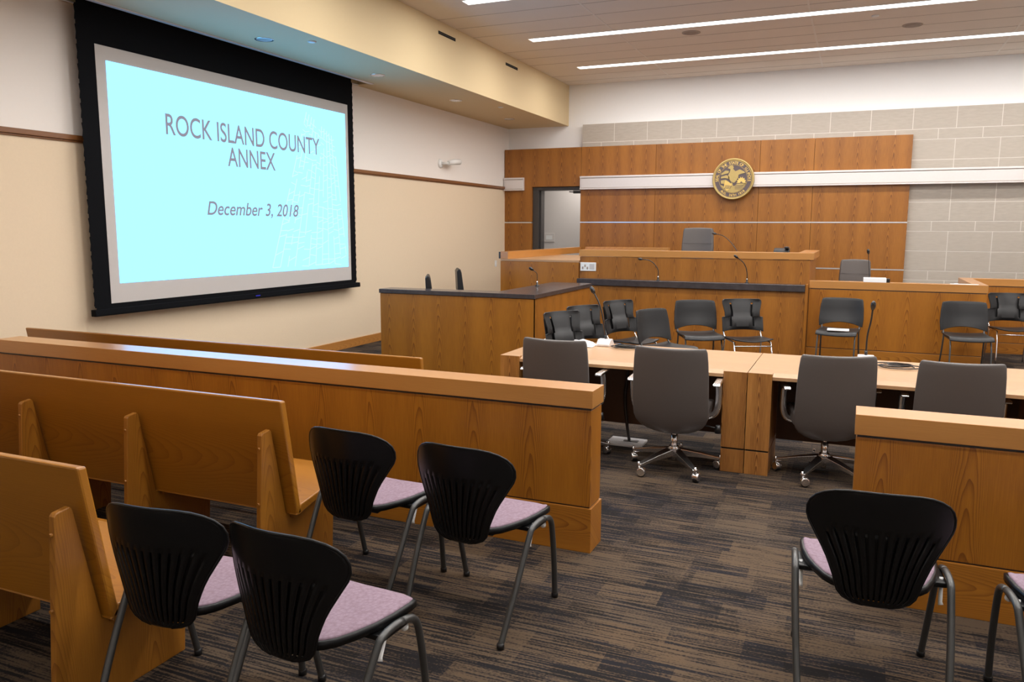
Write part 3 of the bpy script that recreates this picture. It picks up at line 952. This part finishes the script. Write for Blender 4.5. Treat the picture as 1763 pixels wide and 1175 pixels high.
# low platform desk: clerk counter in the middle
t = thing('clerk_counter', 'long oak clerk counter with thick dark top below the raised bench', 'counter', (-2.0, 10.70, 0))
MB().box(-1.60, 1.44, .02, .10, 0, .86).build('front_panel', M['wood_v2'], t, bevel=.002)
MB().prism([(-1.62, .02), (-1.2, -.01), (-.7, -.02), (1.42, -.02), (1.42, .155), (-1.62, .155)], 'z', .862, .95).build('countertop', M['dark_top'], t, bevel=.006)
MB().box(1.425, 1.455, .0, .155, 0, .955).build('end_panel', M['wood_v'], t)
# judge bench
t = thing('judge_bench', 'raised oak bench in the centre below the seal, highest desk', 'judge bench', (-2.07, 10.86, 0))
MB().box(-1.55, 1.528, 0, .06, 0, 1.255).build('front_panel', M['wood_v2'], t, bevel=.002)
MB().box(1.478, 1.528, .06, 1.6, 0, 1.255).build('side_panel', M['wood_v2'], t, bevel=.002)
MB().box(-1.56, 1.57, -.012, .20, 1.262, 1.35).build('cap', M['wood_h'], t, bevel=.003)
MB().box(1.37, 1.57, .20, 1.6, 1.262, 1.35).build('side_cap', M['wood_y'], t, bevel=.003)
MB().box(-1.5, 1.50, .06, .8, 1.09, 1.13).build('desktop', M['wood_top'], t, bevel=.002)
tag(MB().box(-4.32, -2.87, 13.22, 13.34, 0, 1.335).build('rear_ledge', M['wood_h'], None, bevel=.003), 'low oak ledge behind the left half of the raised bench', 'ledge')
# witness wing at left of the bench
t = thing('witness_desk', 'oak desk wing with pinkish top left of the raised bench', 'desk', (-4.87, 10.88, 0))
MB().box(0.0, 1.225, 0, .05, 0, 1.165).build('front_panel', M['wood_v'], t, bevel=.002)
MB().box(0.0, .05, .05, 1.6, 0, 1.165).build('side_panel', M['wood_v'], t, bevel=.002)
MB().prism([(0.0, .0), (1.232, 0), (1.232, 2.28), (0.0, 2.28)], 'z', 1.168, 1.195).build('desktop', M['wood_top'], t)
MB().box(.0, .12, .0, 3.4, 1.196, 1.305).build('side_rail', M['wood_y'], t, bevel=.002)
MB().box(-.03, -.001, .0, .4, 1.2, 1.30).build('rail_end_cap', M['bronze'], t, bevel=.002)
# right section
def sect(label):
    t = thing('corner_bench', label, 'bench front', (-.54, 10.85, 0))
    W = 1.985
    MB().box(.0, W, .0, .15, .905, 1.0).build('cap', M['wood_h'], t, bevel=.003)
    MB().box(.01, W - .012, .012, .10, .893, .905).build('shadow_gap', M['bronze'], t)
    MB().box(.005, W - .008, .010, .12, .150, .895).build('front_panel', M['wood_v'], t, bevel=.002)
    MB().box(.0, W, .002, .12, 0, .142).build('plinth', M['wood_p'], t, bevel=.002)
    MB().box(.01, W - .012, .016, .10, .142, .150).build('shadow_gap', M['bronze'], t)
    MB().box(W - .15, W, .15, 1.65, .905, 1.0).build('return_cap', M['wood_y'], t, bevel=.003)
    MB().box(W - .13, W - .008, .12, 1.52, 0, .893).build('return_panel', M['wood_v'], t, bevel=.002)
    MB().box(.05, W - .16, .16, .75, .72, .75).build('desktop', M['wood_top'], t)
    MB().box(W, 5.5, 1.50, 1.65, .905, 1.0).build('recess_cap', M['wood_h'], t, bevel=.003)
    MB().box(W, 5.5, 1.512, 1.63, .150, .895).build('recess_panel', M['wood_v'], t, bevel=.002)
    MB().box(W, 5.5, 1.502, 1.63, 0, .142).build('recess_plinth', M['wood_p'], t, bevel=.002)
    MB().box(W, 5.5, 1.516, 1.6, .142, .905).build('recess_shadow_gap', M['bronze'], t)
sect('low oak panelled bench front right of the raised bench, stepping back at the right')
# plaque box on the raised bench front
t = thing('outlet_plate', 'grey connection plate on the left end of the raised bench front', 'outlet plate', (-3.495, 10.86, 1.112))
MB().box(-.115, .115, -.012, 0, -.06, .06).build('plate', M['white_pl'], t, bevel=.003)
p_ = MB()
for i in range(3):
    p_.box(-.09 + i * .035, -.068 + i * .035, -.016, -.012, -.035 + (i % 2) * .03, .0 + (i % 2) * .03)
p_.build('socket', M['chrome'], t)
MB().box(.02, .095, -.0135, -.012, -.04, .04).build('label_panel', M['screen_border'], t)

# ------------------------------------------------------------ bench chairs
def high_chair(label, loc, w=.235, h=.5):
    t = thing('bench_chair', label, 'chair', loc, 0)
    rows = [(.0, .0, w), (h * .5, .02, w * .98), (h * .9, .05, w * .93), (h, .055, w * .88)]
    m = MB(); vs = []
    for z, y, w_ in rows:
        for i in range(11):
            u = -1 + .2 * i
            vs.append((u * w_, y - .03 * u * u, z - (.008 * u * u if z == h else 0)))
    m.add(vs, [(j * 11 + i, j * 11 + i + 1, (j + 1) * 11 + i + 1, (j + 1) * 11 + i) for j in range(3) for i in range(10)], 0, True)
    m.build('backrest', M['grey_leather'], t, solid=.06, bevel=.015, bseg=3)
    MB().box(-w * .94, w * .94, -.032, -.028, h * .56, h * .565).build('seam', M['black'], t)
    MB().box(-.24, .24, -.45, -.02, -.10, -.0).build('seat', M['grey_leather'], t, bevel=.03, bseg=3)
    MB().tube([(0, -.2, -.1), (0, -.2, -.45)], .025, 12).build('gas_column', M['chrome'], t)
    b = MB()
    for k in range(5):
        a = 2 * PI * k / 5
        b.tube([(0, -.2, -.47), (.3 * math.cos(a), -.2 + .3 * math.sin(a), -.52)], .02, 8)
    b.build('star_base', M['chrome'], t)
    return t
high_chair('tall grey chair behind the raised bench, below the seal', (-2.26, 12.45, 1.12), .245, .545)
high_chair('grey chair behind the low bench front right of the raised bench', (-.015, 12.15, .78), .205, .455)

# task chairs behind box desk, seen edge on
def task(label, loc, rz, hh):
    t = thing('task_chair', label, 'chair', loc, rz, 'black task chairs behind the box counter')
    pts = [(.03, .52), (.06, .60), (.05, .72), (.01, hh - .05), (-.005, hh), (-.03, hh + .005), (-.055, hh - .03), (-.045, .8), (-.01, .66), (-.02, .52)]
    MB().prism(pts, 'y', -.22, .22).build('backrest', M['stack'], t, bevel=.015, bseg=3)
    MB().box(-.03, .44, -.23, .23, .44, .50).build('seat', M['stack'], t, bevel=.02, bseg=3)
    MB().tube([(.2, 0, .44), (.2, 0, .1)], .025, 12).build('gas_column', M['black'], t)
    b = MB()
    for k in range(5):
        a = 2 * PI * k / 5
        b.tube([(.2, 0, .1), (.2 + .28 * math.cos(a), .28 * math.sin(a), .07)], .018, 8)
        b.sphere((.2 + .28 * math.cos(a), .28 * math.sin(a), .03), .03, 10)
    b.build('star_base', M['black'], t)
task('nearer black task chair back poking above the box counter', (-4.80, 8.6, 0), math.radians(29), 1.075)
task('farther, taller black task chair back poking above the box counter', (-5.10, 10.0, 0), math.radians(31), 1.085)

# ------------------------------------------------------------ stacking chairs
def frame_4(t, metal, zs=.44, arms=False):
    for s_ in (-1, 1):
        MB().tube(smooth_path([(s_ * .225, .20, .0), (s_ * .215, .13, .25), (s_ * .21, .10, zs), (s_ * .212, .15, .50), (s_ * .214, .185, .62)], 1), .009, 8).build('rear_leg', metal, t)
        MB().tube(smooth_path([(s_ * .21, -.26, .0), (s_ * .205, -.22, zs - .02), (s_ * .20, -.10, zs - .015), (s_ * .20, .10, zs - .01)], 1), .009, 8).build('front_leg', metal, t)

def stack_p(label):
    t = thing('stacking_chair', label, 'chair', (0, 0, 0), 0, 'solid-backed black stacking chairs')
    NU, rows = 14, [(.485, .245, .15), (.58, .252, .175), (.70, .246, .195), (.79, .234, .215), (.825, .226, .225)]
    m = MB(); vs = []
    for j, (z, w_, y) in enumerate(rows):
        for i in range(NU + 1):
            u = -1 + 2 * i / NU
            zz = z + (.05 * (1 - u * u) if j == 0 else 0) - (.010 * u ** 6 if j == 4 else 0)
            vs.append((u * w_, y - .045 * u * u + .02, zz))
    m.add(vs, [(j * (NU + 1) + i, j * (NU + 1) + i + 1, (j + 1) * (NU + 1) + i + 1, (j + 1) * (NU + 1) + i) for j in range(len(rows) - 1) for i in range(NU)], 0, True)
    m.build('backrest', M['stack'], t, solid=.012, bevel=.003)
    m = MB(); vs = []
    prof = [(.17, .462), (.10, .452), (0, .447), (-.12, .450), (-.20, .452), (-.235, .444), (-.25, .425), (-.252, .41)]
    for y, z in prof:
        for i in range(NU + 1):
            u = -1 + 2 * i / NU
            vs.append((u * .225, y, z + .012 * u * u - .006))
    m.add(vs, [(j * (NU + 1) + i, j * (NU + 1) + i + 1, (j + 1) * (NU + 1) + i + 1, (j + 1) * (NU + 1) + i) for j in range(len(prof) - 1) for i in range(NU)], 0, True)
    m.build('seat', M['stack'], t, solid=.014, bevel=.003)
    frame_4(t, M['tube'])
    return t

def stack_q(label):
    t = thing('slotted_stacking_chair', label, 'chair', (0, 0, 0), 0, 'slot-backed black stacking chairs with chrome legs')
    NU = 20
    rows = [(.505, .235), (.56, .235), (.61, .235), (.665, .235), (.669, .202), (.72, .202), (.77, .214), (.82, .226), (.85, .224), (.865, .20)]
    m = MB(); vs = []
    for j, (z, w_) in enumerate(rows):
        for i in range(NU + 1):
            u = -1 + 2 * i / NU
            y = .16 + (z - .505) * .25 - .05 * u * u
            if abs(u) < .62 and 1 <= j <= 7:
                y -= .035 * math.sin((8 - j) / 7 * PI * .5) * (1 - (abs(u) / .62) ** 4)
            zz = z + (.02 * (1 - u * u) if j == 0 else 0)
            vs.append((u * w_, y, zz))
    fs = []
    for j in range(len(rows) - 1):
        for i in range(NU):
            if i in (4, NU - 5) and 1 <= j <= 6: continue
            fs.append((j * (NU + 1) + i, j * (NU + 1) + i + 1, (j + 1) * (NU + 1) + i + 1, (j + 1) * (NU + 1) + i))
    m.add(vs, fs, 0, True)
    m.build('backrest', M['stack'], t, solid=.010, bevel=.002)
    # lower cup behind the tongue
    MB().prism([(.172, .52), (.20, .52), (.262, .80), (.252, .80), (.19, .56)], 'x', -.175, .175).build('back_cup', M['stack'], t, bevel=.004)
    m = MB(); vs = []
    prof = [(.15, .448), (.0, .448), (-.16, .455), (-.22, .462)]
    for y, z in prof:
        for i in range(NU + 1):
            u = -1 + 2 * i / NU
            vs.append((u * .222, y - .02 * (1 - u * u) * (y < -.1), z - .03 * (1 - u * u) * (1 if y < -.1 else .5)))
    m.add(vs, [(j * (NU + 1) + i, j * (NU + 1) + i + 1, (j + 1) * (NU + 1) + i + 1, (j + 1) * (NU + 1) + i) for j in range(3) for i in range(NU)], 0, True)
    m.build('seat', M['stack'], t, solid=.012, bevel=.003)
    frame_4(t, M['chrome'], .44)
    MB().tube([(-.205, -.225, .385), (.205, -.225, .385)], .007, 8).build('crossbar', M['chrome'], t)
    return t
# chairs face the tables: front is local -y
sp_ = stack_p('solid-backed black stacking chair in front of the clerk counter, left of the slotted one')
sp_.location = (-1.62, 9.2, 0); sp_.rotation_euler = (0, 0, math.radians(26))
sp_['label'] = 'solid-backed black stacking chair before the clerk counter, seat turned slightly right'
dup(sp_, (-.15, 10.25, 0), math.radians(-6), 'solid-backed black stacking chair with white papers on its seat')
dup(sp_, (1.20, 10.35, 0), math.radians(7), 'rightmost solid-backed black stacking chair, at the corner of the low bench front')
dup(sp_, (-1.75, 8.03, 0), math.radians(62), 'solid-backed black stacking chair close behind the table, turned to the right')
sq_ = stack_q('slotted')
sq_.location = (-1.08, 9.12, 0); sq_.rotation_euler = (0, 0, math.radians(27))
sq_['label'] = 'slot-backed black chair with chrome legs before the middle of the clerk counter'
dup(sq_, (-2.22, 8.42, 0), math.radians(60), 'slot-backed black chair behind the desk microphone, third from the left')
dup(sq_, (-2.38, 7.68, 0), math.radians(60), 'slot-backed black chair along the box counter, second from the left')
dup(sq_, (-2.38, 7.03, 0), math.radians(60), 'slot-backed black chair along the box counter, leftmost and nearest')
dup(sq_, (1.80, 11.45, 0), math.radians(8), 'slot-backed black chair in the recess at the right edge of the photo')

# ------------------------------------------------------------ microphones
def mic(label, loc, pts, base=None, r=.006):
    t = thing('gooseneck_microphone', label, 'microphone', loc)
    P = smooth_path(pts, 2)
    MB().tube(P, r, 8).build('gooseneck', M['black'], t)
    d = (P[-1] - P[-2]).normalized()
    MB().tube([P[-1] - d * .01, P[-1] + d * .012, P[-1] + d * .04, P[-1] + d * .055], [.009, .017, .017, .006], 12).build('capsule', M['black'], t)
    if base == 'wedge':
        MB().prism([(-.075, 0), (.075, 0), (.075, .012), (.03, .055), (-.03, .055), (-.075, .02)], 'x', -.055, .055).build('desk_stand', M['metal_band'], t, bevel=.006)
        MB().tube([(0, .01, .05), (0, .01, .085)], .011, 10).build('collar', M['black'], t)
    else:
        MB().lathe([(.028, 0), (.028, .006), (.012, .012), (.012, .05)], seg=16).build('socket', M['black'], t)
        MB().tube([(0, 0, .035), (0, 0, .06)], .010, 10).build('collar_band', M['chrome'], t)
    return t
mic('gooseneck microphone on the left part of the clerk counter, bent left', (-2.47, 10.77, .95), [(0, 0, .05), (0, 0, .16), (-.10, 0, .27), (-.22, -.04, .285)])
mic('gooseneck microphone on the right part of the clerk counter, bent left', (-1.30, 10.77, .95), [(0, 0, .05), (0, 0, .14), (-.04, 0, .26), (-.13, -.03, .33)])
mic('gooseneck microphone on the raised bench beside the tall chair', (-1.50, 11.4, 1.13), [(0, 0, .05), (0, 0, .2), (-.2, .1, .42), (-.34, .1, .45)], r=.005)
mic('thin gooseneck microphone on the low bench right of the grey chair', (.16, 11.2, .75), [(0, 0, .05), (0, 0, .3), (-.02, 0, .5), (-.03, -.03, .60)], r=.004)
mic('short gooseneck microphone on the box counter end', (-3.62, 9.2, .94), [(0, 0, .02), (.0, 0, .1), (0, 0, .16), (-.05, -.03, .20)], r=.004)
mic('desk microphone on the right table beside a cord tangle', (.10, 6.22, ZT), [(0, .01, .07), (0, .01, .2), (.02, 0, .3), (.025, -.02, .395)], 'wedge')
mic('desk microphone on the left table, leaning left, among papers', (-1.855, 6.25, ZT), [(0, .01, .07), (-.02, .01, .2), (-.06, .02, .34), (-.115, .03, .43)], 'wedge')

# cords and papers on the tables
def cord(label, loc, seed, rx, ry, n, r=.004):
    rnd = random.Random(seed)
    pts = []
    for i in range(n * 10):
        a = 2 * PI * i / 10
        k = 1 + .18 * math.sin(i * .37 + seed) - .25 * (i / (n * 10))
        pts.append((rx * k * math.cos(a) + .02 * math.sin(i * .21), ry * k * math.sin(a), .005 + .02 * i / (n * 10) + .004 * rnd.random()))
    pts.append((rx * 1.3, ry * .6, .006))
    o = MB().tube(smooth_path(pts, 1), r, 6).build('coiled_cord', M['black'])
    o.location = loc
    tag(o, label, 'cord', 'coiled black cords')
    pg = MB().box(rx * 1.3, rx * 1.3 + .04, ry * .6 - .012, ry * .6 + .012, .0, .02).build('plug', M['black'], o, bevel=.004)
cord('black cord coil on the left table beside the small microphone', (-1.66, 6.16, ZT), 2, .11, .07, 5)
cord('tangled black cords on the right table beside the microphone', (.30, 6.08, ZT), 5, .13, .10, 4)
def crumple(name, label, cat, loc, sx, sy, h, seed, mat='paper'):
    rnd = random.Random(seed)
    m = MB(); n = 7; vs = []
    for j in range(n):
        for i in range(n):
            e = (i in (0, n - 1)) or (j in (0, n - 1))
            vs.append(((i / (n - 1) - .5) * sx + rnd.uniform(-.01, .01), (j / (n - 1) - .5) * sy + rnd.uniform(-.01, .01), .004 + (0 if e else rnd.uniform(.2, 1) * h)))
    m.add(vs, [(j * n + i, j * n + i + 1, (j + 1) * n + i + 1, (j + 1) * n + i) for j in range(n - 1) for i in range(n - 1)])
    o = m.build(name, M[mat], solid=.002)
    o.location = loc
    return tag(o, label, cat)
crumple('crumpled_paper', 'crumpled white papers on the left table by the leftmost office chair', 'paper', (-2.02, 6.15, ZT), .20, .14, .05, 3)
# papers on stacking chair seat and bench
o = MB().box(-.12, .12, -.08, .08, 0, .012).build('paper_stack', M['paper'], bevel=.002)
tag(o, 'white papers lying on a stacking chair seat', 'paper'); o.location = (-.155, 10.13, .466)
o = MB().box(-.13, .13, -.10, .10, 0, .05).build('binder', M['paper'], bevel=.003)
tag(o, 'white binder lying on the low bench behind its cap', 'binder'); o.location = (.22, 10.95, 1.0)
MB().box(.131, .17, -.08, .08, 0, .045).build('dark_spine', M['black'], o, bevel=.003)
o = MB().box(-.15, .15, -.03, .03, 0, .003).build('paper_sheet', M['paper'])
tag(o, 'white sheet on the corner cap of the low bench', 'paper'); o.location = (1.20, 10.93, 1.001)
t = thing('small_bottle', 'small white capped bottle behind the low bench cap', 'bottle', (1.15, 11.25, .75))
MB().lathe([(.03, 0), (.03, .19), (.012, .215)], seg=16).build('bottle_body', M['white_pl'], t)
MB().lathe([(.024, .215), (.024, .24)], seg=16).build('cap', M['white_pl'], t)
o = MB().box(-.06, .10, -.08, .08, 0, .006).build('paper_sheet', M['paper'])
tag(o, 'white sheets at the end of the witness desk by the raised bench', 'paper'); o.location = (-3.80, 11.7, 1.196)
o.rotation_euler = (math.radians(0), 0, .5)
t = thing('desk_phone', 'black desk phone on the right end of the raised bench', 'phone', (-.93, 11.25, 1.13))
MB().prism([(-.09, 0), (.09, 0), (.09, .27), (-.02, .24)], 'x', -.10, .10).build('phone_body', M['black'], t, bevel=.006)
MB().box(.04, .09, -.10, .10, .262, .29).build('handset', M['black'], t, bevel=.01)

# floor box with cable under the table
t = thing('floor_power_strip', 'flat grey floor power box under the left table with black cable', 'power box', (-1.555, 5.87, 0))
MB().box(-.14, .14, -.105, .105, 0, .022).build('housing', M['screen_border'], t, bevel=.006)
MB().box(-.02, .09, -.02, .02, .022, .028).build('socket_slot', M['black'], t)
MB().tube(smooth_path([(.02, 0, .03), (-.01, .03, .15), (-.04, .05, .35), (-.02, .05, .5), (-.01, .04, .64)], 2), .012, 8).build('cable', M['black'], t)
